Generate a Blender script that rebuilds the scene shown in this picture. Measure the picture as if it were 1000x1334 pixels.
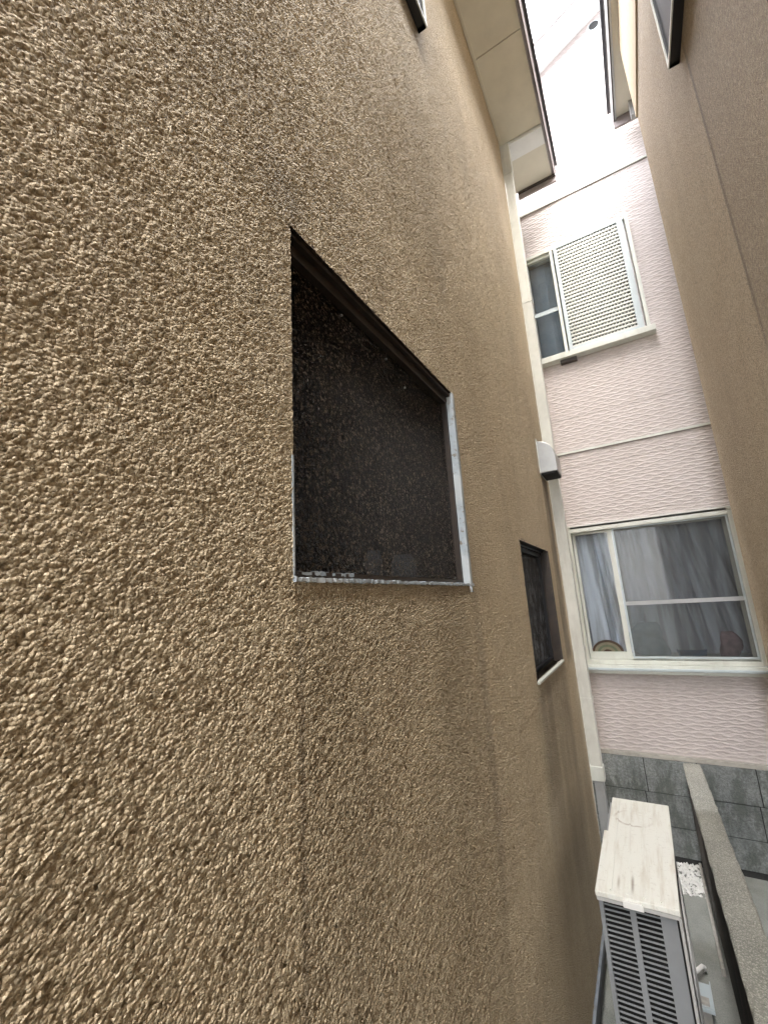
import bpy, bmesh, math, random
import numpy as np
from mathutils import Matrix, Vector
R = math.radians
random.seed(4); rng = np.random.default_rng(7)
scene = bpy.context.scene
for o in list(bpy.data.objects): bpy.data.objects.remove(o, do_unlink=True)
EYE = 1.9                       # eye height above the alley floor; builders below use heights relative to the eye

# ------------------------------------------------------------------ camera, world, sun, exposure
cd = bpy.data.cameras.new('camera'); cam = bpy.data.objects.new('camera', cd)
scene.collection.objects.link(cam); scene.camera = cam
cd.sensor_fit = 'VERTICAL'; cd.sensor_height = 36.0; cd.lens = 36.0 * 553.3 / 1334.0
cd.clip_start = 0.02; cd.clip_end = 2000
def rx(a): return Matrix.Rotation(a, 4, 'X')
base = Matrix.Rotation(0.52277, 4, 'Z') @ rx(0.21455) @ Matrix.Rotation(0.05918, 4, 'Y')
cam.matrix_world = Matrix.Translation((0, 0, EYE)) @ base @ rx(math.pi / 2)

SUN_EL, SUN_AZ = R(56), R(152)    # azimuth measured from +Y towards +X
world = bpy.data.worlds.new('World'); scene.world = world; world.use_nodes = True
wn = world.node_tree; wn.nodes.clear()
wo = wn.nodes.new('ShaderNodeOutputWorld'); bg = wn.nodes.new('ShaderNodeBackground')
sky = wn.nodes.new('ShaderNodeTexSky'); sky.sky_type = 'NISHITA'; sky.sun_disc = False
sky.sun_elevation = SUN_EL; sky.sun_rotation = SUN_AZ; sky.dust_density = 3.0; sky.air_density = 1.0; sky.ozone_density = 1.0
cl = wn.nodes.new('ShaderNodeMix'); cl.data_type = 'RGBA'; cl.inputs[0].default_value = 0.72
cl.inputs[7].default_value = (9.0, 8.9, 8.9, 1)          # thin white cloud over the blue
wn.links.new(sky.outputs[0], cl.inputs[6]); wn.links.new(cl.outputs[2], bg.inputs[0])
bg.inputs[1].default_value = 0.12; wn.links.new(bg.outputs[0], wo.inputs[0])
sl = bpy.data.lights.new('sun', 'SUN'); sl.energy = .9; sl.angle = R(45); sl.color = (1, .95, .87)
so = bpy.data.objects.new('sun', sl); scene.collection.objects.link(so)
dv = Vector((math.sin(SUN_AZ) * math.cos(SUN_EL), math.cos(SUN_AZ) * math.cos(SUN_EL), math.sin(SUN_EL)))
so.rotation_euler = dv.to_track_quat('Z', 'Y').to_euler()
so.location = (0, 0, 20)
scene.view_settings.view_transform = 'Standard'; scene.view_settings.look = 'None'
scene.view_settings.gamma = 1; scene.view_settings.use_curve_mapping = False
scene.view_settings.exposure = 3.75
scene.render.engine = 'CYCLES'
scene.cycles.max_bounces = 7; scene.cycles.diffuse_bounces = 5; scene.cycles.glossy_bounces = 3; scene.cycles.transparent_max_bounces = 10
scene.cycles.sample_clamp_indirect = 6

# ------------------------------------------------------------------ materials
class NT:
    def __init__(s, name):
        s.m = bpy.data.materials.new(name); s.m.use_nodes = True
        s.t = s.m.node_tree; s.b = s.t.nodes['Principled BSDF']; s.out = s.t.nodes['Material Output']
        tc = s.t.nodes.new('ShaderNodeNewGeometry'); s.P = tc.outputs['Position']; s.geo = tc
    def n(s, typ, **k):
        x = s.t.nodes.new(typ)
        for a, v in k.items():
            if a.startswith('i_'):
                key = a[2:]
                x.inputs[int(key) if key.isdigit() else key.replace('_', ' ')].default_value = v
            else: setattr(x, a, v)
        return x
    def l(s, a, b): s.t.links.new(a, b)
    def map(s, scale=(1, 1, 1), rot=(0, 0, 0), loc=(0, 0, 0), vec=None):
        m = s.n('ShaderNodeMapping'); s.l(vec or s.P, m.inputs[0])
        m.inputs['Scale'].default_value = scale; m.inputs['Rotation'].default_value = rot; m.inputs['Location'].default_value = loc
        return m.outputs[0]
    def noise(s, scale, detail=4, rough=.55, vec=None, dist=0):
        x = s.n('ShaderNodeTexNoise'); s.l(vec or s.P, x.inputs['Vector'])
        x.inputs['Scale'].default_value = scale; x.inputs['Detail'].default_value = detail
        x.inputs['Roughness'].default_value = rough; x.inputs['Distortion'].default_value = dist
        return x.outputs[0]
    def voro(s, scale, vec=None, feature='F1', rnd=1.0, out=0):
        x = s.n('ShaderNodeTexVoronoi', feature=feature); s.l(vec or s.P, x.inputs['Vector'])
        x.inputs['Scale'].default_value = scale; x.inputs['Randomness'].default_value = rnd
        return x.outputs[out]
    def math(s, op, a, b=0.0, c=None, clamp=False):
        x = s.n('ShaderNodeMath', operation=op, use_clamp=clamp)
        for i, v in enumerate((a, b) if c is None else (a, b, c)):
            if isinstance(v, (int, float)): x.inputs[i].default_value = v
            else: s.l(v, x.inputs[i])
        return x.outputs[0]
    def ramp(s, f, lo, hi, a=0.0, b=1.0):
        x = s.n('ShaderNodeMapRange', interpolation_type='SMOOTHSTEP'); s.l(f, x.inputs[0])
        for i, v in enumerate((lo, hi, a, b)): x.inputs[i + 1].default_value = v
        return x.outputs[0]
    def mix(s, f, a, b, mode='MIX'):
        x = s.n('ShaderNodeMix', data_type='RGBA', blend_type=mode)
        for i, v in ((0, f), (6, a), (7, b)):
            if isinstance(v, (int, float)): x.inputs[i].default_value = v
            elif isinstance(v, tuple): x.inputs[i].default_value = (*v, 1) if len(v) == 3 else v
            else: s.l(v, x.inputs[i])
        return x.outputs[2]
    def col(s, c):
        if isinstance(c, tuple): s.b.inputs['Base Color'].default_value = (*c, 1)
        else: s.l(c, s.b.inputs['Base Color'])
    def bump(s, h, dist=.002, strength=1.0):
        x = s.n('ShaderNodeBump'); x.inputs['Distance'].default_value = dist; x.inputs['Strength'].default_value = strength
        s.l(h, x.inputs['Height']); s.l(x.outputs[0], s.b.inputs['Normal']); return x
    def set(s, **k):
        for a, v in k.items():
            i = s.b.inputs[a.replace('_', ' ')]
            if isinstance(v, (int, float)): i.default_value = v
            else: s.l(v, i)
    def sep(s):
        x = s.n('ShaderNodeSeparateXYZ'); s.l(s.P, x.inputs[0]); return x.outputs

def band(T, v, a, b, soft):            # 1 between a and b, soft edges
    return T.math('MULTIPLY', T.ramp(v, a - soft, a + soft), T.ramp(v, b - soft, b + soft, 1.0, 0.0))

def stucco(name, left):
    T = NT(name); X, Y, Z = T.sep()
    base = T.mix(T.ramp(T.noise(1.7, 5, .6), .3, .7), (.55, .435, .28), (.62, .505, .34))
    base = T.mix(T.ramp(T.noise(14, 4, .7), .35, .75, 0, .25), base, (.30, .235, .155))
    # grain tint: each sprayed grain keeps its own tone
    g = T.noise(300, 3, .85)
    base = T.mix(T.ramp(g, .50, .38, 0, .75), base, (.24, .18, .10))
    base = T.mix(T.ramp(g, .54, .64, 0, .6), base, (.84, .76, .58))
    g2 = T.noise(105, 3, .8)
    base = T.mix(T.ramp(g2, .46, .36, 0, .5), base, (.27, .20, .115))
    base = T.mix(T.ramp(g2, .55, .65, 0, .4), base, (.80, .71, .52))
    # greyer and darker low on the wall, with uneven streaks
    st = T.map(scale=(1, 3.2, .9)); streak = T.noise(1.6, 6, .7, vec=st)
    low = T.ramp(Z, 2.0, .4)
    base = T.mix(T.math('MULTIPLY', low, .2), base, (.27, .235, .18))
    base = T.mix(T.math('MULTIPLY', T.ramp(streak, .5, .7), .16), base, (.22, .17, .11))
    if left:
        def stain(y0, y1, z0, z1, sy, sz, amt, c, nlo=.3, nhi=.6):
            nonlocal base
            f = T.math('MULTIPLY', band(T, Y, y0, y1, sy), band(T, Z, z0, z1, sz))
            f = T.math('MULTIPLY', f, T.ramp(streak, nlo, nhi, .35, 1.0)); f = T.math('MULTIPLY', f, amt)
            base = T.mix(f, base, c)
        E_ = EYE
        stain(.50, 1.33, -1.2 + E_, .03 + E_, .012, .05, .36, (.24, .19, .12))      # wash-off under the big window
        stain(.503, .512, -1.6 + E_, .0 + E_, .007, .10, .5, (.11, .085, .06))       # drip line from its corner
        stain(1.30, 1.36, -.7 + E_, .03 + E_, .02, .25, .45, (.16, .125, .09))
        stain(.43, .53, .70 + E_, .80 + E_, .035, .03, .5, (.14, .12, .095))            # soot at its top corner
        stain(2.0, 2.8, -1.3 + E_, -.38 + E_, .10, .12, .55, (.13, .11, .085))          # dirt under the small window
        stain(1.7, 3.1, -2.0 + E_, -.9 + E_, .25, .25, .4, (.20, .17, .13))
        stain(2.92, 3.12, -.4 + E_, .80 + E_, .02, .05, .8, (.13, .10, .075))          # below the vent hood
        blot = T.ramp(T.noise(.9, 5, .6, vec=T.map(scale=(1, 1, .7), loc=(3, 7, 2))), .46, .66, 0, .35)
        base = T.mix(blot, base, (.24, .19, .12))
    else:
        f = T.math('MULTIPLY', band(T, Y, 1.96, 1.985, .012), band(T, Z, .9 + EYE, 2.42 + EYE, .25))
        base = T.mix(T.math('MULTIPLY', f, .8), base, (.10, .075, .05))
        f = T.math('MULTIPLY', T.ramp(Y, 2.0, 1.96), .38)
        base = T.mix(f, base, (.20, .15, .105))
    if not left:
        g3 = T.noise(75, 4, .85)
        base = T.mix(T.ramp(g3, .50, .42, 0, .6), base, (.25, .19, .13))
        base = T.mix(T.ramp(g3, .54, .62, 0, .4), base, (.80, .70, .54))
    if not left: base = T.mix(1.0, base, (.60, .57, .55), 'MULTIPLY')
    T.col(base)
    T.set(Roughness=.58); T.b.inputs['Specular IOR Level'].default_value = .45
    w = T.n('ShaderNodeVectorMath', operation='ADD'); T.l(T.P, w.inputs[0])
    nz = T.n('ShaderNodeTexNoise'); T.l(T.P, nz.inputs['Vector']); nz.inputs['Scale'].default_value = 130
    sc = T.n('ShaderNodeVectorMath', operation='SCALE'); T.l(nz.outputs['Color'], sc.inputs[0]); sc.inputs[3].default_value = .0022
    T.l(sc.outputs[0], w.inputs[1])
    v = T.n('ShaderNodeTexVoronoi', feature='F1'); T.l(w.outputs[0], v.inputs['Vector']); v.inputs['Scale'].default_value = 270
    h = T.math('SUBTRACT', 1.0, T.math('MULTIPLY', T.math('POWER', v.outputs[0], 2.0), 1.9))
    h = T.math('ADD', T.math('MULTIPLY', h, 1.0), T.math('MULTIPLY', T.noise(380, 3, .65), .6))
    h = T.math('ADD', h, T.math('MULTIPLY', T.noise(60, 2, .5), .55))
    d = T.n('ShaderNodeDisplacement'); T.l(h, d.inputs['Height']); d.inputs['Scale'].default_value = .0026 if left else .0042; d.inputs['Midlevel'].default_value = 1.1
    T.l(d.outputs[0], T.out.inputs['Displacement']); T.m.displacement_method = 'BOTH' if left else 'BUMP'
    return T.m
M = {}
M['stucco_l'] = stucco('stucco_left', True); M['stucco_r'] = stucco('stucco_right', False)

def plain(name, c, rough=.5, var=.12, scale=6, metal=0.0, bump=0.0, bscale=200, spec=None, streaks=0.0, sc=(.2, .18, .15)):
    T = NT(name)
    n = T.noise(scale, 5, .65)
    d = tuple(max(0, x * (1 - var * 2)) for x in c)
    k = T.mix(T.ramp(n, .3, .75), c, d)
    if streaks:
        s = T.noise(2.0, 5, .65, vec=T.map(scale=(9, 9, 1.2)))
        k = T.mix(T.ramp(s, .48, .75, 0, streaks), k, sc)
    T.col(k); T.set(Roughness=rough, Metallic=metal)
    if spec is not None: T.b.inputs['Specular IOR Level'].default_value = spec
    if bump: T.bump(T.noise(bscale, 3), bump)
    return T.m
M['soffit'] = plain('soffit_board', (.74, .70, .58), .7, .07, 3, bump=.0006, bscale=260)
M['soffit_far'] = plain('soffit_board_pale', (.66, .63, .54), .7, .05, 3)
M['trim_white'] = plain('white_trim', (.75, .76, .76), .5, .05)
M['gutter'] = plain('gutter_grey_brown', (.31, .27, .27), .45, .15, 9, streaks=.3)
M['gutter_edge'] = plain('gutter_dark', (.055, .045, .04), .5, .1)
M['gutter_pale'] = plain('gutter_pale_grey', (.42, .43, .44), .4, .1, 9)
M['pipe'] = plain('downpipe_pale', (.60, .60, .55), .42, .08, 7, streaks=.35, sc=(.30, .28, .24))
M['pipe_low'] = plain('downpipe_dull', (.33, .34, .34), .5, .1, 9, streaks=.3)
M['alu'] = plain('painted_aluminium', (.64, .66, .61), .38, .06, 8, streaks=.35, sc=(.42, .40, .35))
M['alu_blue'] = plain('painted_aluminium_cool', (.50, .57, .60), .38, .06, 8, streaks=.2, sc=(.4, .4, .38))
M['brown'] = plain('dark_brown_frame', (.035, .022, .014), .4, .2, 20)
M['brown2'] = plain('dark_brown_frame_worn', (.035, .022, .014), .5, .3, 30, streaks=.4, sc=(.06, .045, .03))
M['black'] = plain('black_frame', (.012, .013, .016), .35, .1)
M['roof'] = plain('roof_slate', (.12, .12, .13), .6, .2, 12)
M['steel'] = plain('stainless_steel', (.36, .36, .35), .3, .08, 10, metal=.85)
M['white'] = plain('white_board', (.82, .82, .80), .6, .03)
M['room'] = plain('dark_room', (.09, .09, .095), .9, .1)
M['room_pale'] = plain('pale_room', (.8, .8, .78), .9, .1)
M['foundation'] = plain('foundation_render', (.24, .24, .24), .85, .2, 7, bump=.001)
M['flash'] = plain('blue_grey_flashing', (.25, .28, .32), .5, .2, 14, streaks=.4)
M['cable'] = plain('cable_black', (.05, .05, .05), .6, 0)
M['ac'] = plain('unit_grey_paint', (.28, .295, .31), .42, .06, 8, streaks=.25, sc=(.22, .21, .19))
M['ac_pale'] = plain('unit_pale_paint', (.50, .50, .49), .42, .06, 8)
M['ac_dark'] = plain('unit_core_black', (.008, .009, .010), .8, .1)
M['navy'] = plain('window_navy', (.02, .028, .045), .45, .1, spec=.15)
M['wood_brown'] = plain('brown_stripe', (.20, .10, .055), .6, .15)
M['wood_beige'] = plain('beige_stripe', (.62, .50, .32), .6, .12)
M['wood_green'] = plain('olive_stripe', (.36, .38, .22), .6, .12)
M['blue_box'] = plain('blue_plastic', (.012, .10, .21), .35, .1)
M['pink'] = plain('pink_cloth', (.55, .33, .36), .85, .25, 25)
M['pale_cloth'] = plain('pale_cloth', (.38, .47, .49), .85, .2, 18)
M['pale_plastic'] = plain('pale_plastic', (.85, .90, .95), .4, .05)
M['footing'] = plain('footing_pale', (.46, .44, .40), .85, .15, 20)

def ewall(name):                                   # worn white paint on the window trim
    T = NT(name); n = T.noise(60, 5, .75)
    k = T.mix(T.ramp(n, .54, .64), (.36, .41, .45), (.20, .17, .13))
    T.col(T.mix(T.ramp(T.noise(9, 3), .5, .6), k, (.47, .51, .53))); T.set(Roughness=.6)
    T.bump(n, .0015); return T.m
M['worn'] = ewall('worn_white_paint')

def cover_mat():
    T = NT('weathered_white_cover'); X, Y, Z = T.sep()
    s = T.noise(5, 5, .6, vec=T.map(scale=(9, .8, 1)))
    k = T.mix(T.ramp(s, .46, .72, 0, .45), (.78, .79, .74), (.52, .47, .38))
    k = T.mix(T.ramp(T.noise(60, 5, .8), .54, .7, 0, .35), k, (.40, .37, .32))
    # two rusty drip marks and a ring left by a pot
    for x0, y0, y1, c in ((-.196, 1.98, 2.07, (.16, .13, .09)), (-.242, 1.99, 2.05, (.30, .25, .18))):
        f = T.math('MULTIPLY', band(T, X, x0 - .003, x0 + .003, .005), band(T, Y, y0, y1, .03))
        k = T.mix(T.math('MULTIPLY', f, .8), k, c)
    w = T.noise(12, 3)
    r = T.n('ShaderNodeVectorMath', operation='DISTANCE'); T.l(T.P, r.inputs[0]); r.inputs[1].default_value = (-.20, 2.56, EYE - 1.068)
    rr = T.math('ADD', r.outputs['Value'], T.math('MULTIPLY', w, .05))
    k = T.mix(T.math('MULTIPLY', band(T, rr, .100, .106, .006), T.ramp(w, .40, .6, .0, .75)), k, (.25, .16, .11))
    T.col(k); T.set(Roughness=.6); T.bump(T.noise(160, 4, .6), .0008); return T.m
M['cover'] = cover_mat()

def siding_mat():
    T = NT('pink_siding'); X, Y, Z = T.sep()
    nz = T.noise(5, 2, .5, vec=T.map(scale=(1.2, 1, 3)))
    zz = T.math('ADD', Z, T.math('MULTIPLY', nz, .028))
    cv = T.n('ShaderNodeCombineXYZ'); T.l(X, cv.inputs[0]); T.l(zz, cv.inputs[1])
    br = T.n('ShaderNodeTexBrick'); T.l(cv.outputs[0], br.inputs[0]); br.offset = .5
    for k, v in (('Scale', 1.0), ('Mortar Size', .0045), ('Mortar Smooth', 1.0), ('Brick Width', .115), ('Row Height', .027)): br.inputs[k].default_value = v
    # overlapping lozenges: each row swells in the middle and tapers to its ends
    row = T.math('FRACT', T.math('DIVIDE', zz, .027))
    wave = T.math('SINE', T.math('ADD', T.math('MULTIPLY', X, 54.6), T.math('MULTIPLY', T.math('FLOOR', T.math('DIVIDE', zz, .027)), 3.1416)))
    row2 = T.math('ABSOLUTE', T.math('SUBTRACT', T.math('FRACT', T.math('ADD', T.math('DIVIDE', zz, .027), T.math('MULTIPLY', wave, .2))), .5))
    h = T.math('ADD', T.math('MULTIPLY', row2, -1.3), T.math('MULTIPLY', T.noise(45, 4, .7, vec=T.map(scale=(1, 1, 2.2))), 1.1))
    tone = T.noise(22, 3, .6, vec=T.map(scale=(1, 1, 4)))
    k = T.mix(T.ramp(tone, .3, .7), (.53, .475, .465), (.64, .585, .57))
    k = T.mix(T.ramp(row2, .36, .5, 0, .35), k, (.42, .37, .365))
    k = T.mix(T.ramp(T.noise(1.4, 4, .6, vec=T.map(scale=(5, 5, 1))), .5, .8, 0, .3), k, (.40, .34, .30))
    T.col(k); T.set(Roughness=.55); T.bump(h, .0055, 1.0); return T.m
M['siding'] = siding_mat()

def block_mat(name, c1, c2, moss):
    T = NT(name)
    k = T.mix(T.ramp(T.noise(6, 6, .7), .3, .7), c1, c2)
    k = T.mix(T.ramp(T.noise(75, 4, .85), .56, .44, 0, .6), k, tuple(x * .5 for x in c1))
    k = T.mix(T.ramp(T.noise(9, 5, .8, vec=T.map(loc=(5, 2, 9))), .54, .66, 0, .5), k, (.42, .44, .42))
    k = T.mix(T.ramp(T.noise(3, 5, .75, vec=T.map(scale=(3, 3, 1.2))), .44, .62, 0, .75), k, moss)
    oi = T.n('ShaderNodeObjectInfo')
    k = T.mix(T.math('MULTIPLY', oi.outputs['Random'], .35), k, tuple(x * .55 for x in c1))
    T.col(k); T.set(Roughness=.9); T.bump(T.math('ADD', T.noise(150, 4, .7), T.math('MULTIPLY', T.noise(18, 4, .6), 1.2)), .010); return T.m
M['block'] = block_mat('concrete_block', (.27, .295, .295), (.40, .425, .42), (.11, .125, .11))
M['joint'] = plain('mortar_joint', (.05, .052, .052), .95, .2, 20, bump=.002)

def concrete(name, c, cd_, speck, dist=.003):
    T = NT(name)
    k = T.mix(T.ramp(T.noise(4, 6, .7), .3, .75), c, cd_)
    v = T.voro(160, out=0); a = T.noise(190, 3, .8)
    k = T.mix(T.ramp(a, .50, .60, 0, .85), k, speck)
    k = T.mix(T.ramp(T.noise(140, 3, .8, vec=T.map(loc=(3, 1, 5))), .55, .7, 0, .7), k, tuple(x * .45 for x in cd_))
    k = T.mix(T.ramp(T.noise(1.5, 5, .7), .5, .7, 0, .4), k, (.20, .20, .15))
    T.col(k); T.set(Roughness=.9); T.bump(T.math('ADD', a, T.math('MULTIPLY', v, -.6)), dist); return T.m
M['fence_top'] = concrete('rough_wall_concrete', (.33, .33, .29), (.22, .225, .20), (.60, .58, .52), .006)
M['ground'] = concrete('alley_concrete', (.29, .30, .28), (.17, .185, .175), (.33, .33, .30), .0012)
def stainwall():
    T = NT('black_stained_concrete')
    k = T.mix(T.ramp(T.noise(7, 5, .7, vec=T.map(scale=(1, 1, .4))), .35, .7), (.016, .013, .010), (.05, .04, .03))
    T.col(k); T.set(Roughness=.95); T.bump(T.noise(90, 4, .7), .003); return T.m
M['fence_side'] = stainwall()

def pattern_glass(name, tint):
    T = NT(name)
    T.col(T.mix(T.ramp(T.noise(120, 3, .9), .54, .59), tint, tuple(x * 24 for x in tint))); T.set(Roughness=.12); T.b.inputs['IOR'].default_value = 1.36  # pale specks in the colour paint glints off the patterned glass
    h = T.math('ADD', T.voro(120), T.noise(150, 2, .6)); T.bump(h, .020, 1.0)
    tr = T.n('ShaderNodeBsdfTransparent'); tr.inputs[0].default_value = (.75, .78, .8, 1); m = T.n('ShaderNodeMixShader')
    m.inputs[0].default_value = .6; T.l(tr.outputs[0], m.inputs[1]); T.l(T.b.outputs[0], m.inputs[2]); T.l(m.outputs[0], T.out.inputs[0])
    return T.m
M['glass_brown'] = pattern_glass('patterned_glass', (.014, .011, .008))
M['glass_grey'] = pattern_glass('patterned_glass_far', (.03, .033, .038))
T = NT('glass_painted_reflections'); T.col(T.mix(T.ramp(T.noise(11, 5, .75, vec=T.map(scale=(1, 2.2, .9))), .48, .62), (.018, .016, .015), (.17, .18, .20))); T.set(Roughness=.12)  # grey streaks in the base colour paint reflections on the pane
T.bump(T.noise(90, 3, .7), .01); M['glass_grey'] = T.m

def thin(name, tcol, gloss=.08, diff=None, fac=0.0, rough=.03, grain=None):
    T = NT(name); T.t.nodes.remove(T.b)
    tr = T.n('ShaderNodeBsdfTransparent'); tr.inputs[0].default_value = (*tcol, 1)
    gl = T.n('ShaderNodeBsdfGlossy'); gl.inputs['Roughness'].default_value = rough
    fr = T.n('ShaderNodeFresnel'); fr.inputs[0].default_value = 1.5
    cur = tr.outputs[0]
    if diff:
        df = T.n('ShaderNodeBsdfDiffuse'); df.inputs[0].default_value = (*diff, 1)
        m = T.n('ShaderNodeMixShader'); m.inputs[0].default_value = fac
        if grain: T.l(grain(T), m.inputs[0])
        T.l(cur, m.inputs[1]); T.l(df.outputs[0], m.inputs[2]); cur = m.outputs[0]
    if gloss:
        m = T.n('ShaderNodeMixShader'); T.l(fr.outputs[0], m.inputs[0]); T.l(cur, m.inputs[1]); T.l(gl.outputs[0], m.inputs[2]); cur = m.outputs[0]
    T.l(cur, T.out.inputs[0]); return T.m
M['glass'] = thin('window_glass', (.95, .97, .98), 1)
M['screen'] = thin('insect_screen', (1, 1, 1), 0, (.10, .105, .11), .30)
M['sheer'] = thin('sheer_curtain', (1, 1, 1), 0, (.86, .89, .95), .8, grain=lambda T: T.ramp(T.noise(3, 3, .5, vec=T.map(scale=(5, 2, .45))), .36, .62, .5, 1.0))
M['gravel'] = plain('white_gravel', (.80, .80, .78), .7, .15, 30)

# ------------------------------------------------------------------ mesh helpers (x right, y ahead, z relative to the eye)
def prop(o, label=None, cat=None, group=None, kind=None, category=None):
    cat = cat or category
    for k, v in (('label', label), ('category', cat), ('group', group), ('kind', kind)):
        if v: o[k] = v
    return o
def root_of(parent):
    p = Vector((0, 0, 0)); q = parent
    while q is not None: p = p + Vector(q.location); q = q.parent
    return p
def thing(name, loc, label, cat, group=None):
    o = bpy.data.objects.new(name, None); scene.collection.objects.link(o)
    o.location = (loc[0], loc[1], loc[2] + EYE); o.empty_display_size = .1
    return prop(o, label, cat, group)
class MB:
    def __init__(s): s.v = []; s.f = []
    def add(s, vs, fs):
        n = len(s.v); s.v += [tuple(v) for v in vs]; s.f += [tuple(i + n for i in f) for f in fs]; return s
    def box(s, x0, x1, y0, y1, z0, z1):
        v = [(x, y, z) for z in (z0, z1) for y in (y0, y1) for x in (x0, x1)]
        return s.add(v, [(0, 2, 3, 1), (4, 5, 7, 6), (0, 1, 5, 4), (2, 6, 7, 3), (0, 4, 6, 2), (1, 3, 7, 5)])
    def prism(s, poly, axis, a, b):          # polygon of (u,v) extruded along axis
        def P(u, v, w): return {0: (w, u, v), 1: (u, w, v), 2: (u, v, w)}[axis]
        n = len(poly); vs = [P(u, v, a) for u, v in poly] + [P(u, v, b) for u, v in poly]
        fs = [tuple(range(n))[::-1], tuple(range(n, 2 * n))] + [(i, (i + 1) % n, n + (i + 1) % n, n + i) for i in range(n)]
        return s.add(vs, fs)
    def tube(s, pts, r, n=10, cap=True):
        pts = [Vector(p) for p in pts]; rings = []
        for i, p in enumerate(pts):
            d = (pts[min(i + 1, len(pts) - 1)] - pts[max(i - 1, 0)]).normalized()
            u = d.cross(Vector((0, 0, 1)));
            if u.length < 1e-3: u = Vector((1, 0, 0))
            u.normalize(); w = d.cross(u)
            rr = r[i] if isinstance(r, (list, tuple)) else r
            rings += [p + (u * math.cos(t) + w * math.sin(t)) * rr for t in [2 * math.pi * k / n for k in range(n)]]
        fs = [(i * n + k, i * n + (k + 1) % n, (i + 1) * n + (k + 1) % n, (i + 1) * n + k) for i in range(len(pts) - 1) for k in range(n)]
        if cap: fs += [tuple(range(n))[::-1], tuple(range((len(pts) - 1) * n, len(pts) * n))]
        return s.add(rings, fs)
    def build(s, name, mat, parent=None, bevel=0.0, smooth=False, **k):
        off = root_of(parent); me = bpy.data.meshes.new(name)
        me.from_pydata([(x - off.x, y - off.y, z + EYE - off.z) for x, y, z in s.v], [], s.f)
        bm = bmesh.new(); bm.from_mesh(me); bmesh.ops.recalc_face_normals(bm, faces=bm.faces)
        if bevel: bmesh.ops.bevel(bm, geom=bm.edges[:], offset=bevel, segments=2, profile=.6, affect='EDGES', clamp_overlap=True)
        bm.to_mesh(me); bm.free()
        if smooth: me.shade_smooth()
        me.materials.append(mat); o = bpy.data.objects.new(name, me); scene.collection.objects.link(o)
        o.parent = parent
        return prop(o, **k)
def box(name, mat, parent, x0, x1, y0, y1, z0, z1, bevel=0.0, **k):
    return MB().box(x0, x1, y0, y1, z0, z1).build(name, mat, parent, bevel, **k)

def grid_wall(name, mat, parent, x, ys, zs, holes, flip, thick=.14):
    """stucco skin in the plane x with fine relief grid, holes left open, sharing one vertex grid"""
    ys = np.unique(np.round(np.array(ys), 5)); zs = np.unique(np.round(np.array(zs), 5))
    ny, nz = len(ys), len(zs)
    YY, ZZ = np.meshgrid(ys, zs, indexing='ij')
    off = root_of(parent)
    co = np.stack([np.full(YY.shape, x) - off.x, YY - off.y, ZZ + EYE - off.z], -1).reshape(-1, 3).astype(np.float32)
    i, j = np.meshgrid(np.arange(ny - 1), np.arange(nz - 1), indexing='ij')
    yc = (ys[:-1] + ys[1:])[:, None] / 2; zc = (zs[:-1] + zs[1:])[None, :] / 2
    keep = np.ones((ny - 1, nz - 1), bool)
    for (a, b, c, d) in holes: keep &= ~((yc > a) & (yc < b) & (zc > c) & (zc < d))
    i, j = i[keep], j[keep]; a = i * nz + j
    q = np.stack([a, a + nz, a + nz + 1, a + 1], -1)
    if flip: q = q[:, ::-1]
    used = np.unique(q); remap = np.full(ny * nz, -1, np.int64); remap[used] = np.arange(len(used))
    q = remap[q].astype(np.int32); co = co[used]
    me = bpy.data.meshes.new(name); n = len(q)
    me.vertices.add(len(co)); me.vertices.foreach_set('co', co.ravel())
    me.loops.add(n * 4); me.loops.foreach_set('vertex_index', q.ravel())
    me.polygons.add(n); me.polygons.foreach_set('loop_start', np.arange(0, n * 4, 4, dtype=np.int32))
    me.polygons.foreach_set('loop_total', np.full(n, 4, np.int32))
    me.update(calc_edges=True); me.shade_smooth(); me.materials.append(mat)
    o = bpy.data.objects.new(name, me); scene.collection.objects.link(o); o.parent = parent
    return o
def grow(a, b, s0, k):
    out = [a]; y = a
    while y < b: y += s0 * (1 + k * max(0, y - a)); out.append(min(y, b))
    return out

# ------------------------------------------------------------------ ground
G = -EYE
box('ground', M['ground'], None, -60, 60, -60, 60, G - .3, G, kind='structure')
mb = MB()
for _ in range(900):                                              # white gravel spread against the block wall
    x = random.uniform(-.34, .052); y = random.uniform(3.62, 3.985); r = random.uniform(.006, .014)
    if y < 3.66 + .02 * math.sin(x * 40) and random.random() < .6: continue
    ph = random.uniform(0, 6.28); v = []
    for k in range(6):
        v.append((x + r * math.cos(ph + k * 1.05) * random.uniform(.7, 1.2), y + r * math.sin(ph + k * 1.05) * random.uniform(.7, 1.2), G + r * .2))
    v.append((x + random.uniform(-.3, .3) * r, y + random.uniform(-.3, .3) * r, G + r * random.uniform(.8, 1.6)))
    mb.add(v, [(k, (k + 1) % 6, 6) for k in range(6)] + [(5, 4, 3, 2, 1, 0)])
mb.build('gravel', M['gravel'], None, kind='stuff')

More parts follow.
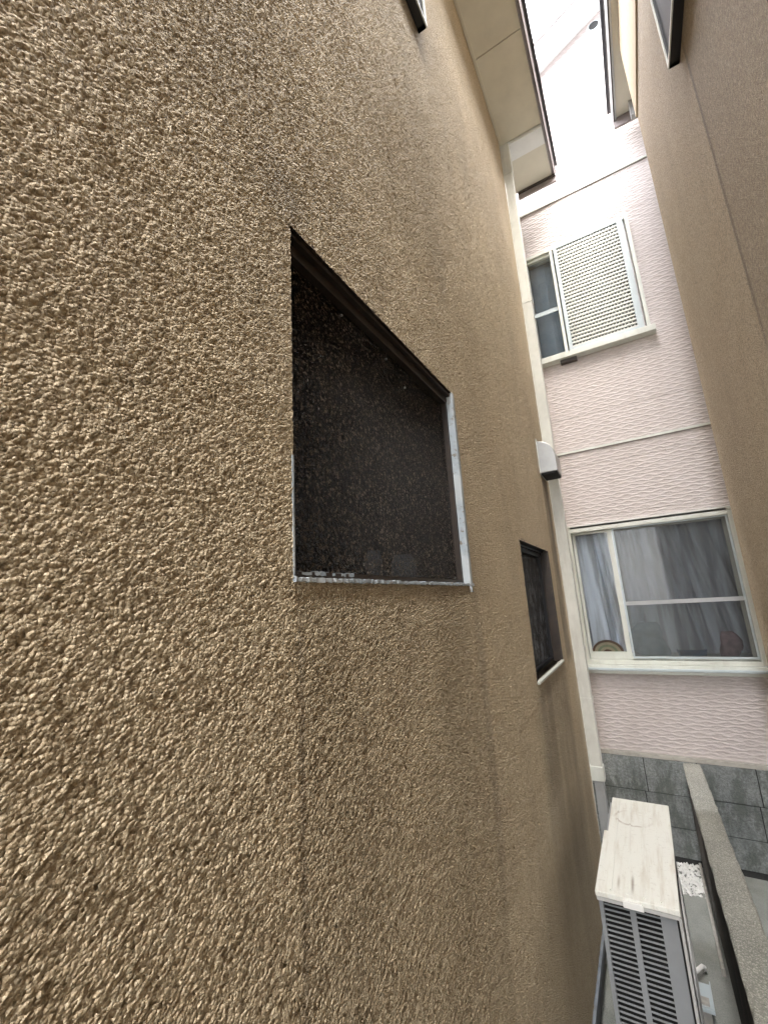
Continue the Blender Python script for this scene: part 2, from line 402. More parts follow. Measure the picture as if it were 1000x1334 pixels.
# ------------------------------------------------------------------ left stucco house
LX, LC, LS = -.45, 3.20, 3.92                                      # wall plane, far corner, soffit height
lh = thing('stucco_house', (LX, LC, G), 'tan rough stucco house filling the left side, with big dark frosted window', 'house', 'rough stucco houses lining the alley')
BW = (.497, 1.288, .047, .697); SW = (2.04, 2.742, -.368, .262)
UW = (1.345 - 1.6, 1.345, 2.44, 3.5)
ys = [-4, -3, -2, -1, -.5, -.2] + grow(-.1, LC, .0026, 1.6) + list(BW[:2]) + list(SW[:2]) + [LC]
zs = [-1.73] + list(np.arange(-1.727, -.85, .0065)) + list(np.arange(-.85, 1.1, .0036)) + grow(1.1, LS, .0036, .55) + [LS + .05] + list(BW[2:]) + list(SW[2:])
grid_wall('wall', M['stucco_l'], lh, LX, ys, zs, [BW, SW], False)
# end wall towards the far house, back and inner shell
box('end_wall', M['stucco_l'], lh, -6, LX - .012, LC - .02, LC, -1.73, LS + .05)
box('end_wall', M['stucco_l'], lh, -6, LX - .01, -4, -3.98, -1.73, LS + .05)
box('inner_wall', M['ac_dark'], lh, LX - .5, LX - .45, -3.97, LC - .03, -1.7, LS)
box('foundation', M['foundation'], lh, -6, LX - .012, -4, LC - .01, G, -1.75)
box('flashing', M['flash'], lh, LX - .05, LX + .012, -4, LC + .01, -1.765, -1.733)
# eave: soffit boards along the alley, a white cross board, a pale end board
sx1 = -.098
yb = [-4, -2.4, -.58, 1.24, 2.505, LC + .03]
for a, b in zip(yb[:-1], yb[1:]):
    box('soffit_board', M['soffit'], lh, LX - .02, sx1, a + .003, b - .003, LS, LS + .012)
box('soffit_backing', M['gutter'], lh, LX - .02, sx1, -4, 3.78, LS + .014, LS + .03)
box('soffit_moulding', M['soffit'], lh, LX + .004, LX + .022, -4, LC, LS - .012, LS - .001)
box('cross_board', M['trim_white'], lh, LX - .02, sx1 - .002, LC + .035, LC + .20, LS - .022, LS + .011)
box('end_soffit_board', M['soffit_far'], lh, LX - .02, sx1 - .002, LC + .205, 3.76, LS - .004, LS + .011)
box('fascia', M['gutter'], lh, sx1, sx1 + .012, -4, 3.79, LS - .004, LS + .13)
# gutter: U channel along the eave
def gutter(parent, x0, sgn, y0, y1, z, mats):
    prof = [(0, .0), (.012, -.045), (.045, -.065), (.08, -.045), (.092, .0)]
    inner = [(u * .84 + .0074, v * .84 + .003) for u, v in prof]
    poly = [(x0 + sgn * u, z + v) for u, v in prof + inner[::-1]]
    MB().prism(poly, 1, y0, y1).build('gutter', mats[0], parent, smooth=False)
    MB().prism([(x0 + sgn * u, z + v * 1.04) for u, v in prof], 1, y1 + .001, y1 + .012).build('gutter_end', mats[1], parent)
    MB().tube([(x0 + sgn * .092, y0, z), (x0 + sgn * .092, y1, z)], .006, 6).build('gutter_lip', mats[2], parent)
gutter(lh, sx1 + .013, .22, -4, 3.80, LS + .045, (M['gutter'], M['gutter'], M['gutter_edge']))
box('end_fascia', M['gutter'], lh, LX + .03, sx1 + .03, 3.765, 3.785, LS - .075, LS + .12)
box('end_fascia_drip', M['gutter_edge'], lh, LX + .03, sx1 + .03, 3.75, 3.764, LS - .028, LS - .005)
mb = MB(); mb.prism([(sx1 + .06, LS + .11), (sx1 + .06, LS + .14), (-3.4, LS + 1.75), (-6.5, LS + .14), (-6.5, LS + .11), (-3.4, LS + 1.72)], 1, -4.2, 3.80)
mb.build('roof', M['roof'], lh)

# big window: recessed pane, brown head, worn white jamb and sill
def window_left(W, depth, mats, name='window', sill_mat=None, bright_far=True):
    y0, y1, z0, z1 = W; xi = LX - depth
    fr = MB(); t = .022
    fr.box(xi - .03, xi, y0, y1, z1 - .036, z1)                       # head
    fr.box(xi - .028, xi + .012, y0, y1, z1 - .012, z1 - .002)
    fr.box(xi - .03, xi - .001, y0, y0 + t, z0, z1 - .036)
    fr.box(xi - .03, xi - .001, y1 - .010, y1, z0, z1 - .036)
    fr.box(xi - .03, xi - .001, y0 + t, y1 - .010, z0, z0 + .014)
    w = fr.build(name, mats[0], lh)
    mb = MB(); mb.box(LX - depth - .03, LX - .001, y0, y1, z1 + .0005, z1 + .010); mb.build('head_reveal', mats[0], w)
    box('jamb_reveal', mats[1], w, LX - depth - .03, LX + .003, y1 + .0005, y1 + .018, z0 - .01, z1)
    box('jamb_reveal', mats[0], w, LX - depth - .03, LX - .002, y0 - .006, y0 - .0005, z0 + .2, z1)
    box('jamb_reveal', mats[1], w, LX - depth - .03, LX + .0015, y0 - .004, y0 - .0005, z0, z0 + .199)
    box('pane', mats[2], w, xi - .022, xi - .017, y0 + .004, y1 - .004, z0 + .004, z1 - .02)
    return w
bw = window_left(BW, .019, (M['brown2'], M['worn'], M['glass_brown']))
y0, y1, z0, z1 = BW
mb = MB()
def ragged(y, z, x, seg, hi, lo, w):                               # chipped sill edge: uneven strips joined end to end
    vs = []; fs = []
    yy = np.linspace(y[0], y[1], seg); n = len(yy)
    for k, a in enumerate(yy):
        t = z - lo - random.uniform(0, .0028); u = z + hi + random.uniform(-.0015, .002)
        o = x + random.uniform(-.001, .002)
        vs += [(x - w, a, t), (o, a, t), (o, a, u), (x - w, a, u)]
    for k in range(n - 1):
        q = 4 * k
        for m in range(4): fs.append((q + m, q + (m + 1) % 4, q + 4 + (m + 1) % 4, q + 4 + m))
    fs += [(0, 1, 2, 3), (4 * n - 1, 4 * n - 2, 4 * n - 3, 4 * n - 4)]
    return vs, fs
mb.add(*ragged((y0 - .004, y1 + .022), z0, LX + .005, 140, .0012, .0035, .030)); mb.build('sill', M['worn'], bw)
MB().add(*ragged((y0 + .002, y0 + .20), z0 + .012, LX - .020, 30, .002, .002, .008)).build('flaking_bead', M['worn'], bw)
mb = MB(); mb.box(LX + .006, LX + .012, y1 - .02, y1 - .014, z0 - .022, z0 - .006); mb.box(LX + .006, LX + .012, y1 - .02, y1 - .002, z0 - .024, z0 - .0222)
mb.build('sill_chip', M['worn'], bw)
for k, (a, b) in enumerate(((.70, .648), (.90, .640), (1.0, .60))):
    MB().tube([(LX - .036, a, b), (LX - .032, a, b)], .0026, 8).build('screw', M['gutter_pale'], bw)
# small window
sw = window_left(SW, .045, (M['black'], M['brown2'], M['glass_grey']))
y0, y1, z0, z1 = SW
MB().prism([(LX - .004, z0 - .0005), (LX + .011, z0 - .004), (LX + .011, z0 - .013), (LX - .004, z0 - .010)], 1, y0 - .005, y1 + .012).build('sill', M['alu'], sw)
# upper window case, mostly out of frame
def bay(parent, xw, sgn, p, y0, y1, z0, z1, glass):
    x = xw + sgn * p; lo, hi = min(xw + sgn * .001, x), max(xw + sgn * .001, x)
    w = MB(); w.box(lo, hi, y0, y1, z0, z0 + .02); w.box(lo, hi, y0, y1, z1 - .02, z1); w.box(lo, hi, y0, y0 + .02, z0, z1); w.box(lo, hi, y1 - .02, y1, z0 + .0, z1)
    o = w.build('window', M['black'], parent, label='black cased upstairs window')
    a, b = sorted((x - sgn * .012, x - sgn * .006))
    box('pane', glass, o, a, b, y0 + .021, y1 - .021, z0 + .021, z1 - .021)
    a, b = sorted((x + sgn * .001, x + sgn * .006))
    fr = MB(); fr.box(a, b, y0, y1, z0, z0 + .014); fr.box(a, b, y0, y1, z1 - .014, z1)
    fr.box(a, b, y0, y0 + .014, z0 + .0141, z1 - .0141); fr.box(a, b, y1 - .014, y1, z0 + .0141, z1 - .0141)
    fr.build('sash', M['alu'], o)
    a, b = sorted((x - sgn * .03, x - sgn * .025)); box('backing', M['room'], o, a, b, y0 + .021, y1 - .021, z0 + .021, z1 - .021)
bay(lh, LX, 1, .036, -.2, 1.335, 2.441, 3.4, M['navy'])
# vent hood near the corner
vh = MB(); n = 10; yA, yB = 2.905, 3.10
prof = [(LX + .001, .80), (LX + .11, .80)] + [(LX + .001 + .109 * math.cos(t), .90 + .125 * math.sin(t)) for t in np.linspace(.0, math.pi / 2, n)]
vh.prism(prof, 1, yA, yB); v = vh.build('vent_hood', M['steel'], lh, bevel=.003)
box('vent_opening', M['ac_dark'], v, LX + .006, LX + .104, yA + .006, yB - .006, .788, .799)
box('vent_flange', M['alu'], v, LX + .0005, LX + .004, yA - .015, yB + .012, .79, 1.04)
# square downpipe at the corner
px0, px1 = LX + .003, LX + .070
dp = box('downpipe', M['pipe'], lh, px0, px1, LC + .006, LC + .07, -1.10, LS - .34, bevel=.004)
box('downpipe_foot', M['pipe_low'], dp, px0 + .008, px1 - .004, LC + .01, LC + .066, G, -1.105, bevel=.004)
box('downpipe_collar', M['alu'], dp, px0 - .006, px1 + .006, LC + .002, LC + .076, -1.16, -1.075, bevel=.004)
box('downpipe_head', M['pipe'], dp, px0 - .02, px1 + .004, LC + .003, LC + .08, LS - .345, LS - .03, bevel=.004)
for z in (2.3, .2, -.7):
    box('pipe_clamp', M['pipe'], dp, LX + .001, px1 + .003, LC + .003, LC + .075, z, z + .03)
box('corner_strip', M['alu'], lh, LX - .012, LX + .002, LC + .001, LC + .006, -1.73, LS)

# pale bottles standing inside the big window
def bottle(y, w, h, label, cat):
    x = LX - .019 - .062
    t = MB().tube([(x, y, BW[2] + .005), (x, y, BW[2] + .005 + h * .7), (x, y, BW[2] + .005 + h * .82), (x, y, BW[2] + .005 + h)], [w, w, w * .9, w * .7], 14)
    t.build('bottle', M['pale_plastic'], None, smooth=False, label=label, category=cat)
bottle(.86, .020, .075, 'small pale bottle blurred behind the big frosted window, the narrower left one', 'bottle')
bottle(1.01, .034, .075, 'wide pale bottle blurred behind the big frosted window, right of the narrow one', 'bottle')

# ------------------------------------------------------------------ right stucco house
RX, RC, RS = .55, 3.245, 4.25
rh = thing('stucco_house', (RX, RC, G), 'brown rough stucco house at the right edge with a black cased upstairs window', 'house', 'rough stucco houses lining the alley')
ys = [-4, -2, -1, 0, .6] + [1, 2, 3] + [RC]; zs = [G, -1.4] + [0, 1, 2, 3] + [RS + .04]
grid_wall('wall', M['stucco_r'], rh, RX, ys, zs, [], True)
box('end_wall', M['stucco_r'], rh, RX + .012, 6.5, RC - .02, RC, G, RS + .05)
box('end_wall', M['stucco_r'], rh, RX + .01, 6.5, -4, -3.98, G, RS + .05)
box('inner_wall', M['room'], rh, RX + .3, RX + .34, -3.97, RC - .03, G, RS)
# bright strip under the eave, built as a paler raised band
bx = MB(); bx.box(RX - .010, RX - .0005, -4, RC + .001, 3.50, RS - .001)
T = NT('upper_paler_band'); T.col(T.mix(T.ramp(T.noise(30, 4, .7), .3, .7), (.44, .36, .25), (.40, .32, .22))); T.set(Roughness=.8); T.bump(T.noise(160, 3), .002)
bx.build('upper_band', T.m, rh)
gx = .478
for a, b in ((-4, -1.5), (-1.5, 1.2), (1.2, 2.6), (2.6, 3.84)):
    box('soffit_board', M['soffit_far'], rh, gx + .02, RX + .30, a + .003, b - .003, RS, RS + .012)
box('fascia', M['gutter_pale'], rh, gx + .004, gx + .019, -4, 3.86, RS - .012, RS + .13)
gutter(rh, gx + .003, -.22, -4, 3.86, RS + .045, (M['gutter_pale'], M['gutter'], M['gutter_edge']))
box('end_fascia', M['gutter'], rh, gx - .01, RX + .30, 3.845, 3.865, RS - .09, RS + .12)
box('downpipe', M['gutter_pale'], rh, RX + .045, RX + .10, 3.74, 3.80, RS - .16, RS - .001)
mb = MB(); mb.prism([(gx - .04, RS + .11), (gx - .04, RS + .14), (3.6, RS + 1.75), (6.8, RS + .14), (6.8, RS + .11), (3.6, RS + 1.72)], 1, -4.2, 3.87)
mb.build('roof', M['roof'], rh)
bay(rh, RX, -1, .040, .4, 2.07, 2.40, 3.35, M['navy'])

# ------------------------------------------------------------------ far siding house
FY = 4.0; BZ = -1.236
fh = thing('siding_house', (0, FY, G), 'pale pink textured siding house closing the end of the alley', 'house')
LWX0, LWX1, LWZ0, LWZ1 = -.475, .675, -.545, .540                  # lower window opening
UWX0, UWX1, UWZ0, UWZ1 = -.50, .30, 2.17, 3.29
X0, X1 = -3.2, 4.8
def rake(x): return 5.40 + .5 * (x + .05)
def cut(rects, h):
    out = []
    for (a, b, c, d) in rects:
        A, B, C, D = h
        if a >= B or b <= A or c >= D or d <= C: out.append((a, b, c, d)); continue
        if a < A: out.append((a, A, c, d))
        if b > B: out.append((B, b, c, d))
        a2, b2 = max(a, A), min(b, B)
        if c < C: out.append((a2, b2, c, C))
        if d > D: out.append((a2, b2, D, d))
    return out
rows = []
z = BZ + .035
while z < 6.6: rows.append((z, min(z + .46, 6.6))); z += .46
for (a, b) in rows:
    for (xa, xb) in ((X0, -1.4), (-1.4, 1.62), (1.62, X1)):
        rects = [(xa + .002, xb - .002, a, b - .0025)]
        for h in ((LWX0, LWX1, LWZ0, LWZ1), (UWX0, UWX1, UWZ0, UWZ1)): rects = cut(rects, h)
        rects.sort(); runs = []
        for r in rects:
            for g in runs:
                if any(abs(q[1] - r[0]) < .001 or abs(q[0] - r[1]) < .001 for q in g): g.append(r); break
            else: runs.append([r])
        for g, r in [(g, r) for g in runs for r in g]:
            if r is g[0]: mb = MB()
            if r[2] > rake(r[0]) + .5 and r[2] > rake(r[1]) + .5: continue
            # clip the top with the roof slope
            x0_, x1_, z0_, z1_ = r; t0, t1 = min(z1_, rake(x0_) + .15), min(z1_, rake(x1_) + .15)
            if t1 <= z0_: continue
            if t0 < z0_:
                xs_ = x0_ + (z0_ - t0) / .5; poly = [(xs_, z0_), (x1_, z0_), (x1_, t1)]
                if t1 >= z1_ and (x0_ + (z1_ - rake(x0_) - .15) / .5) < x1_: poly.append((max(xs_, x0_ + (z1_ - rake(x0_) - .15) / .5), z1_))
            else:
                poly = [(x0_, z0_), (x1_, z0_), (x1_, t1)]
                if t0 < z1_ <= t1:
                    xm = x0_ + (z1_ - t0) / .5
                    if xm < x1_: poly.append((xm, z1_))
                poly.append((x0_, t0))
            mb.prism(poly, 1, FY, FY + .015)
            if r is g[-1] and mb.v: mb.build('siding_panel', M['siding'], fh)
# shell behind the panels
mb = MB()
for r in cut(cut([(X0, X1, BZ, 5.0)], (LWX0, LWX1, LWZ0, LWZ1)), (UWX0, UWX1, UWZ0, UWZ1)): mb.box(r[0], r[1], FY + .018, FY + .06, r[2], r[3])
mb.build('wall_core', M['joint'], fh)
for (xa, xb, za, zb, nm) in ((LWX0, LWX1, LWZ0, LWZ1, 'room'), (UWX0, UWX1, UWZ0, UWZ1, 'room')):
    m = MB(); e = .35
    m.box(xa - e, xb + e, FY + 1.0, FY + 1.03, za - e, zb + e); m.box(xa - e, xb + e, FY + .07, FY + 1.0, za - e - .02, za - e); m.box(xa - e, xb + e, FY + .07, FY + 1.0, zb + e, zb + e + .02)
    m.box(xa - e - .02, xa - e, FY + .07, FY + 1.0, za - e, zb + e); m.box(xb + e, xb + e + .02, FY + .07, FY + 1.0, za - e, zb + e)
    m.build('room_lining', M['room_pale'], fh)
# horizontal belts
for zb in (1.225, 3.845):
    box('belt_course', M['alu'], fh, X0, X1, FY - .016, FY - .0005, zb, zb + .018)
    box('belt_painted_shade', M['gutter'], fh, X0, X1, FY - .006, FY - .0004, zb - .004, zb - .0005)  # brown strip paints the shade line under each belt
box('starter_strip', M['footing'], fh, X0, X1, FY - .02, FY + .02, BZ + .004, BZ + .032)
# gable board and roof
def rk(y, x, d): return rake(x) + d
bb = MB(); xa, xb = -1.6, 2.6
bb.prism([(xa, rake(xa)), (xb, rake(xb)), (xb, rake(xb) + .20), (xa, rake(xa) + .20)], 1, 3.80, 3.83); bb.build('gable_board', M['white'], fh)
bb = MB(); bb.prism([(xa, rake(xa) + .20), (xb, rake(xb) + .20), (xb, rake(xb) + .255), (xa, rake(xa) + .255)], 1, 3.78, 3.84); bb.build('roof_edge_trim', M['gutter'], fh)
bb = MB(); bb.prism([(xa, rake(xa) + .08), (xb, rake(xb) + .08), (xb, rake(xb) + .10), (xa, rake(xa) + .10)], 1, 3.831, FY + .02); bb.build('gable_soffit', M['white'], fh)
bb = MB(); bb.prism([(xa, rake(xa) + .256), (xb, rake(xb) + .256), (5.0, rake(xb) - .9), (5.0, rake(xb) - .86), (xb, rake(xb) + .30), (xa, rake(xa) + .28)], 1, 3.79, 9.0); bb.build('roof', M['roof'], fh)
mb = MB(); mb.box(X0, X0 + .1, FY + .07, 9, G, 4.2); mb.box(X1 - .1, X1, FY + .07, 9, G, 4.2); mb.box(X0, X1, 8.9, 9, G, 4.2); mb.build('rear_wall', M['siding'], fh)
# round vent
vx, vz = .495, 5.58
mb = MB(); mb.tube([(vx, FY - .001, vz), (vx, FY - .05, vz), (vx, FY - .055, vz)], [.062, .062, .048], 20)
vt = mb.build('round_vent', M['alu_blue'], fh, smooth=False)
MB().tube([(vx, FY - .056, vz), (vx, FY - .060, vz)], .044, 18).build('vent_grille', M['ac_dark'], vt)
MB().tube([(vx, FY - .0005, vz), (vx, FY - .008, vz)], .085, 20).build('vent_flange', M['white'], vt)
# lower window
w = MB(); fy0, fy1 = FY - .035, FY + .055
w.box(LWX0 + .001, LWX0 + .035, fy0, fy1, LWZ0 - .02, LWZ1); w.box(LWX1 - .03, LWX1 + .02, fy0, fy1, LWZ0 - .02, LWZ1)
w.box(LWX0 + .035, LWX1 - .03, fy0, fy1, LWZ1 - .03, LWZ1 + .02); w.box(LWX0 + .035, LWX1 - .03, fy0, fy1, LWZ0 - .02, LWZ0 + .01)
w.box(LWX0 + .001, LWX1 + .02, fy0, FY - .001, LWZ1 + .0005, LWZ1 + .03)
lw = w.build('window', M['alu'], fh, bevel=.002, label='wide sliding window with sheer curtain and insect screen')
box('sill', M['alu'], lw, LWX0 - .03, LWX1 + .06, FY - .075, FY - .001, LWZ0 - .085, LWZ0 - .022, bevel=.004)
box('sill_lip', M['alu_blue'], lw, LWX0 - .03, LWX1 + .06, FY - .095, FY - .076, LWZ0 - .060, LWZ0 - .042, bevel=.003)
# sashes
def sash(nm, xa, xb, za, zb, y, t, par, gl, mat=M['alu'], low=.03):
    m = MB(); m.box(xa, xa + t, y, y + .02, za, zb); m.box(xb - t, xb, y, y + .02, za, zb)
    m.box(xa + t, xb - t, y, y + .02, zb - t * .7, zb); m.box(xa + t, xb - t, y, y + .02, za, za + low)
    o = m.build(nm, mat, par); box('pane', gl, o, xa + t, xb - t, y + .008, y + .011, za + low, zb - t * .7); return o
zi0, zi1 = LWZ0 + .012, LWZ1 - .032
sash('sash', LWX0 + .037, -.135, zi0, zi1, FY + .030, .022, lw, M['glass'], low=.055)
sash('sash', -.165, LWX1 - .032, zi0, zi1, FY + .006, .034, lw, M['glass'], low=.026)
sc_ = sash('screen_frame', -.125, LWX1 - .033, zi0 + .012, zi1, FY - .022, .012, lw, M['screen'], M['alu_blue'], low=.014)
box('screen_rail', M['gutter_pale'], sc_, -.112, LWX1 - .046, FY - .026, FY - .0225, -.118, -.088)
# things in the room: curtains and oddments on the inner ledge
box('window_ledge', M['alu'], lw, LWX0, LWX1, FY + .056, FY + .20, LWZ0 - .04, LWZ0 - .005)
def curtain(xa, xb, za, zb, y, folds, lean, amp, label):
    nx, nz = 110, 26; v = []; f = []
    for j in range(nz + 1):
        t = j / nz
        for i in range(nx + 1):
            s = i / nx; x = xa + (xb - xa) * s + lean * (1 - t) * math.sin(s * 3.1) * (1 + .4 * math.sin(s * 9))
            ph = folds * 6.283 * s + 1.3 * math.sin(s * 11) + (1 - t) * 1.2 * math.sin(s * 5 + 1)
            v.append((x, y + amp * (1.15 - .3 * t) * math.sin(ph) + .3 * amp * math.sin(ph * 2.3 + 4 * t), za + (zb - za) * t))
    for j in range(nz):
        for i in range(nx): a = j * (nx + 1) + i; f.append((a, a + 1, a + nx + 2, a + nx + 1))
    MB().add(v, f).build('curtain', M['sheer'], None, smooth=True, label=label, category='curtain', group='sheer curtains behind the lower window')
curtain(-.46, -.12, -.50, .51, FY + .118, 4, .07, .026, 'sheer white curtain hanging behind the narrow left pane of the lower window')
curtain(-.10, .66, -.50, .51, FY + .145, 6, .20, .036, 'sheer curtain hanging behind the screened right pane of the lower window')
LZ = LWZ0 - .004
ar = thing('striped_arch', (-.305, FY + .08, LZ), 'small brown and beige striped half round ornament standing inside the narrow left pane', 'ornament')
for (r0, r1, mt) in ((.118, .100, 'wood_brown'), (.099, .078, 'wood_beige'), (.077, .058, 'wood_green'), (.057, .036, 'wood_beige'), (.035, .012, 'wood_brown')):
    p = [(-.305 + r0 * math.cos(t), LZ + .055 + r0 * .86 * math.sin(t)) for t in np.linspace(0, math.pi, 20)] + [(-.305 + r1 * math.cos(t), LZ + .055 + r1 * .86 * math.sin(t)) for t in np.linspace(math.pi, 0, 20)]
    MB().prism(p, 1, FY + .068, FY + .10).build('stripe', M[mt], ar)
box('foot', M['wood_brown'], ar, -.42, -.19, FY + .064, FY + .104, LZ, LZ + .054)
bxo = MB(); bxo.prism([(.17, LZ + .08), (.185, LZ), (.345, LZ), (.36, LZ + .08), (.35, LZ + .08), (.336, LZ + .008), (.194, LZ + .008), (.18, LZ + .08)], 1, FY + .07, FY + .125)
bxo.box(.182, .348, FY + .066, FY + .0695, LZ, LZ + .08); bxo.build('plastic_tray', M['blue_box'], None, label='dark blue plastic tray on the ledge behind the insect screen', category='tray')
def cloth(name, cx, cz, w, h, mat, label, cat, seed, d=.03, y=FY + .10):
    r = random.Random(seed); v = []; f = []; n, m = 18, 10
    for j in range(m + 1):
        t = j / m
        for i in range(n):
            a = 2 * math.pi * i / n; k = math.sin(math.pi * (.08 + .84 * t)) ** .5 * (1 + .16 * math.sin(3 * a + 5 * t + seed) + r.uniform(-.06, .06))
            v.append((cx + w * .5 * k * math.cos(a) + .1 * w * math.sin(4 * t + seed), y + d * k * math.sin(a), cz + h * t))
    for j in range(m):
        for i in range(n): f.append((j * n + i, j * n + (i + 1) % n, (j + 1) * n + (i + 1) % n, (j + 1) * n + i))
    f += [tuple(range(n))[::-1], tuple(range(m * n, (m + 1) * n))]
    MB().add(v, f).build(name, mat, None, smooth=True, label=label, category=cat)
cloth('cloth_bundle', .01, LZ, .25, .29, M['pale_cloth'], 'pale grey bundle of cloth slumped on the ledge behind the insect screen', 'cloth', 2)
cloth('pink_cloth', .50, LZ, .13, .21, M['pink'], 'faded pink cloth folded at the right end of the ledge behind the screen', 'cloth', 5)
# upper window: pane on the left, louvred lattice panel sliding in front on the right
w = MB()
w.box(UWX0 + .001, UWX0 + .035, FY - .045, FY + .05, UWZ0, UWZ1); w.box(UWX0 + .035, UWX1 + .10, FY - .045, FY - .001, UWZ1 - .001, UWZ1 + .028)
w.box(UWX0 + .001, UWX0 + .0345, FY - .045, FY - .001, UWZ1 - .001, UWZ1 + .028)
w.box(-.245, -.218, FY - .045, FY + .05, UWZ0, UWZ1 - .002); w.box(UWX0 + .035, -.245, FY - .03, FY + .05, UWZ0, UWZ0 + .03); w.box(UWX0 + .035, -.245, FY - .02, FY + .05, UWZ1 - .03, UWZ1 - .002)
w.box(UWX1 - .02, UWX1, FY - .02, FY + .05, UWZ0, UWZ1 - .002)
uw = w.build('window', M['alu'], fh, bevel=.0015, label='upstairs window half covered by a pale slatted shutter')
box('sill', M['alu'], uw, UWX0 - .01, .46, FY - .085, FY - .001, UWZ0 - .055, UWZ0 - .002, bevel=.004)
box('sill_bracket', M['gutter_edge'], uw, -.30, -.16, FY - .05, FY - .001, UWZ0 - .085, UWZ0 - .056)
box('pane', M['glass'], uw, UWX0 + .036, -.2455, FY + .012, FY + .016, UWZ0 + .031, UWZ1 - .031)
box('pane_rail', M['alu_blue'], uw, UWX0 + .036, -.2455, FY - .0, FY + .011, 2.66, 2.70)
T = NT('blue_grey_blind'); T.col(T.mix(T.ramp(T.noise(4, 3), .3, .7), (.21, .26, .31), (.30, .35, .40))); T.set(Roughness=.8)
box('blind', T.m, uw, UWX0 + .036, -.23, FY + .10, FY + .105, UWZ0, UWZ1)
sh = MB(); a, b, c, d = -.205, .345, UWZ0 + .004, UWZ1 - .004; ya, yb_ = FY - .072, FY - .047
sh.box(a, a + .03, ya, yb_, c, d); sh.box(b - .006, b + .042, ya, yb_, c, d); sh.box(a + .03, b - .006, ya, yb_, c, c + .022); sh.box(a + .03, b - .006, ya, yb_, d - .022, d)
shf = sh.build('shutter', M['alu_blue'], uw)
rail = MB(); rail.box(b + .058, b + .085, FY - .080, FY - .001, UWZ0 - .001, UWZ1 + .027); rail.build('shutter_post', M['alu'], uw)
ns = 30; dz = (d - c - .044) / ns
for k in range(ns):                                               # slats with staggered stubs between them
    z0_ = c + .022 + k * dz; m = MB()
    m.box(a + .031, b - .007, ya + .004, yb_ - .006, z0_, z0_ + dz * .42)
    xs = np.arange(a + .04 + (.0 if k % 2 else .013), b - .02, .026)
    for x in xs: m.box(x, x + .008, ya + .008, yb_ - .008, z0_ + dz * .421, z0_ + dz * .999)
    m.build('slat', M['alu'], shf)
box('shutter_back', M['room'], shf, a + .03, b, FY - .044, FY - .040, c + .02, d - .02)

# block base under the siding
for r, (za, zb) in enumerate(((-1.460, BZ), (-1.670, -1.466), (-1.858, -1.676))):
    for k in range(-6, 12):
        x = -.180 + .33 * k + (-.02 if r == 1 else 0)
        box('block', M['block'], fh, x + .003, x + .327, FY - .022 - random.uniform(0, .003), FY + .055, za, zb, bevel=.003)
box('mortar_and_base_shade', M['joint'], fh, X0, X1, FY - .014, FY + .05, G, BZ - .002)  # dark joints; left bare below the last course to paint a shadow band

# ------------------------------------------------------------------ boundary wall between the houses
bwl = thing('boundary_wall', (.12, 2, G), 'low rough concrete boundary wall running down the alley to the block base', 'wall')
mb = MB(); mb.prism([(.142, -4), (.262, -4), (.166, FY - .03), (.072, FY - .03)], 2, G, BZ - .03); mb.build('wall_body', M['fence_side'], bwl)
mb = MB()
ys_ = list(np.linspace(-4, .8, 12)) + list(np.linspace(.85, FY - .028, 70)); v = []; f = []
for y in ys_:
    j = lambda s=.002: random.uniform(-s, s)
    dl = (4 - y) * .0095; dr = (4 - y) * .012; n0 = len(v)
    v += [(.052 + j(), y, BZ - .031), (.052 + j(.003), y, BZ - .006 + j()), (.060 + j(.003), y, BZ + j()), (.118 + j(), y, BZ + .003 + j()), (.176 + j(.003), y, BZ + j()), (.183 + j(.003), y, BZ - .008), (.183 + j(), y, BZ - .031)]
    v[n0:] = [(px + (.014 + dl if k < 3 else (.004 + (dl + dr) / 2 if k == 3 else -.009 + dr)), py, pz) for k, (px, py, pz) in enumerate(v[n0:])]
for k in range(len(ys_) - 1):
    for q in range(7): f.append((7 * k + q, 7 * k + (q + 1) % 7, 7 * k + 7 + (q + 1) % 7, 7 * k + 7 + q))
f += [tuple(range(7)), tuple(range(7 * len(ys_) - 7, 7 * len(ys_)))[::-1]]
mb.add(v, f); mb.build('coping', M['fence_top'], bwl)
box('footing', M['footing'], bwl, .050, .066, 3.0, FY - .03, G, G + .035, bevel=.004)

# ------------------------------------------------------------------ outdoor air conditioning unit
AX0, AX1, AY0, AY1, AT, AB = -.312, -.058, 1.962, 2.745, -1.088, -1.79
ac = thing('outdoor_unit', ((AX0 + AX1) / 2, 2.35, G), 'grey outdoor air conditioning unit with stained white top board beside the wall', 'air conditioner')
fx = [(-.302, -.213), (-.195, -.119)]
body = MB(); t = .008
body.box(AX0, AX0 + .010, AY0, AY1, AB, AT); body.box(AX1 - .012, AX1, AY0 + .02, AY1, AB, AT); body.box(AX0 + .010, AX1 - .012, AY1 - .01, AY1, AB, AT)
body.box(AX0 + .01, AX1 - .012, AY0 + .02, AY1 - .01, AB, AB + .012)
bo = body.build('casing', M['ac'], ac)
fp = MB(); fp.box(AX0 + .0101, fx[0][0] + .004, AY0, AY0 + .012, AB, AT); fp.box(fx[0][1], fx[1][0], AY0, AY0 + .012, AB, AT)
fp.box(fx[1][1], AX1 - .012, AY0, AY0 + .012, AB, AT); fp.box(fx[0][0] + .004, fx[0][1], AY0, AY0 + .012, AT - .012, AT); fp.box(fx[1][0], fx[1][1], AY0, AY0 + .012, AT - .012, AT)
fp.build('end_panel', M['ac'], ac, bevel=.0)
box('panel_groove', M['ac_dark'], ac, AX1 - .0115, AX1 - .006, AY0 + .001, AY0 + .019, AB, AT - .02)
box('corner_panel', M['ac_pale'], ac, AX1 - .006, AX1 + .004, AY0 - .001, AY0 + .10, AB, AT - .02, bevel=.002)
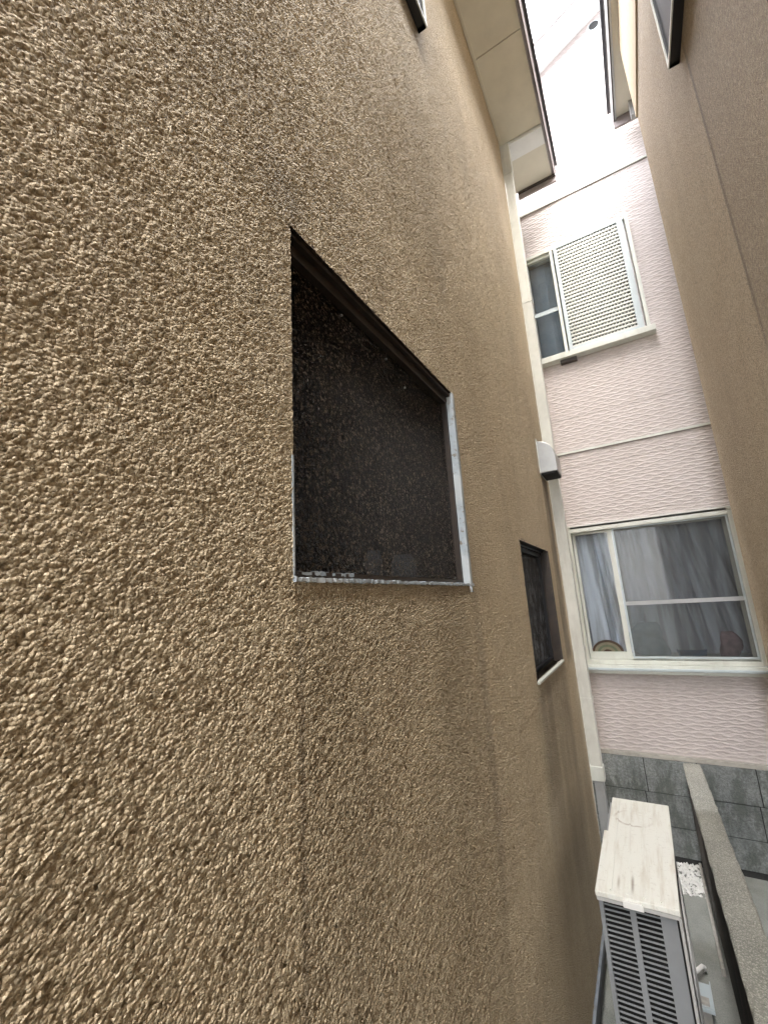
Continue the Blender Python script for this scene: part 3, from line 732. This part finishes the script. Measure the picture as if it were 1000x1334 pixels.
box('core', M['ac_dark'], ac, AX0 + .012, AX1 - .02, AY0 + .035, AY0 + .045, AB + .02, AT - .01)
pit = .01620; z = AT - .016; k = 0
proto = {}
while z > AB + .02:
    for ci, (a, b) in enumerate(fx):
        a_ = a + (.0042 if ci == 0 else .0002); b_ = b - .0002
        if ci not in proto:
            m = MB(); m.prism([(AY0 + .001, z - .0048), (AY0 + .001, z), (AY0 + .004, z), (AY0 + .004, z - .0048)], 0, a_, b_)
            o = m.build('louvre', M['ac'], ac); proto[ci] = (o, z)
        else:
            o = proto[ci][0].copy(); scene.collection.objects.link(o); o.parent = ac; o.location = (0, 0, z - proto[ci][1])
    z -= pit
# fan side facing the alley
cy, cz, fr_ = 2.36, (AT + AB) / 2 - .01, .24
for rr in np.linspace(.05, fr_, 7):
    MB().tube([(AX1 + .006, cy + rr * math.cos(t), cz + rr * math.sin(t)) for t in np.linspace(0, 2 * math.pi, 40)], .003, 5, cap=False).build('fan_ring', M['ac_pale'], ac)
MB().tube([(AX1 + .0005, cy, cz), (AX1 + .003, cy, cz)], fr_ + .01, 36).build('fan_recess', M['ac_dark'], ac)
# cover: board in two lengths, the far one slightly narrower, with lip and front tab
cv = MB()
cv.prism([(-.317, 1.935), (-.055, 1.935), (-.050, 2.36), (-.048, 2.77), (-.300, 2.77), (-.300, 2.40), (-.316, 2.40)], 2, AT + .0005, AT + .018)
cover = cv.build('top_board', M['cover'], ac, bevel=.003)
for x in (-.268, -.215, -.162, -.110):
    box('rib', M['cover'], cover, x, x + .006, 1.955, 2.75, AT + .0182, AT + .0225)
box('front_lip', M['ac_pale'], cover, -.314, -.058, 1.937, 1.942, AT - .012, AT)
box('front_tab', M['white'], cover, -.228, -.164, 1.929, 1.9345, AT - .012, AT + .010, bevel=.002)
for y in (2.05, 2.65):
    m = MB(); m.box(AX0 - .02, AX1 + .035, y - .02, y + .02, G, AB - .001); m.build('foot', M['footing'], ac)
m = MB(); m.box(AX1 + .0, AX1 + .05, 2.60, 2.76, AB - .012, AB - .008); m.box(AX1 + .046, AX1 + .05, 2.60, 2.76, AB - .008, AB + .006); m.box(AX1 + .0, AX1 + .0459, 2.60, 2.604, AB - .008, AB + .004)
m.build('mounting_bracket', M['alu_blue'], ac)
MB().tube([(-.02, 2.98, G + .005), (-.02, 2.98, G + .03), (-.028, 2.96, G + .045), (-.06, 2.90, G + .05)], .009, 10).build('drain_elbow', M['white'], ac, smooth=True)
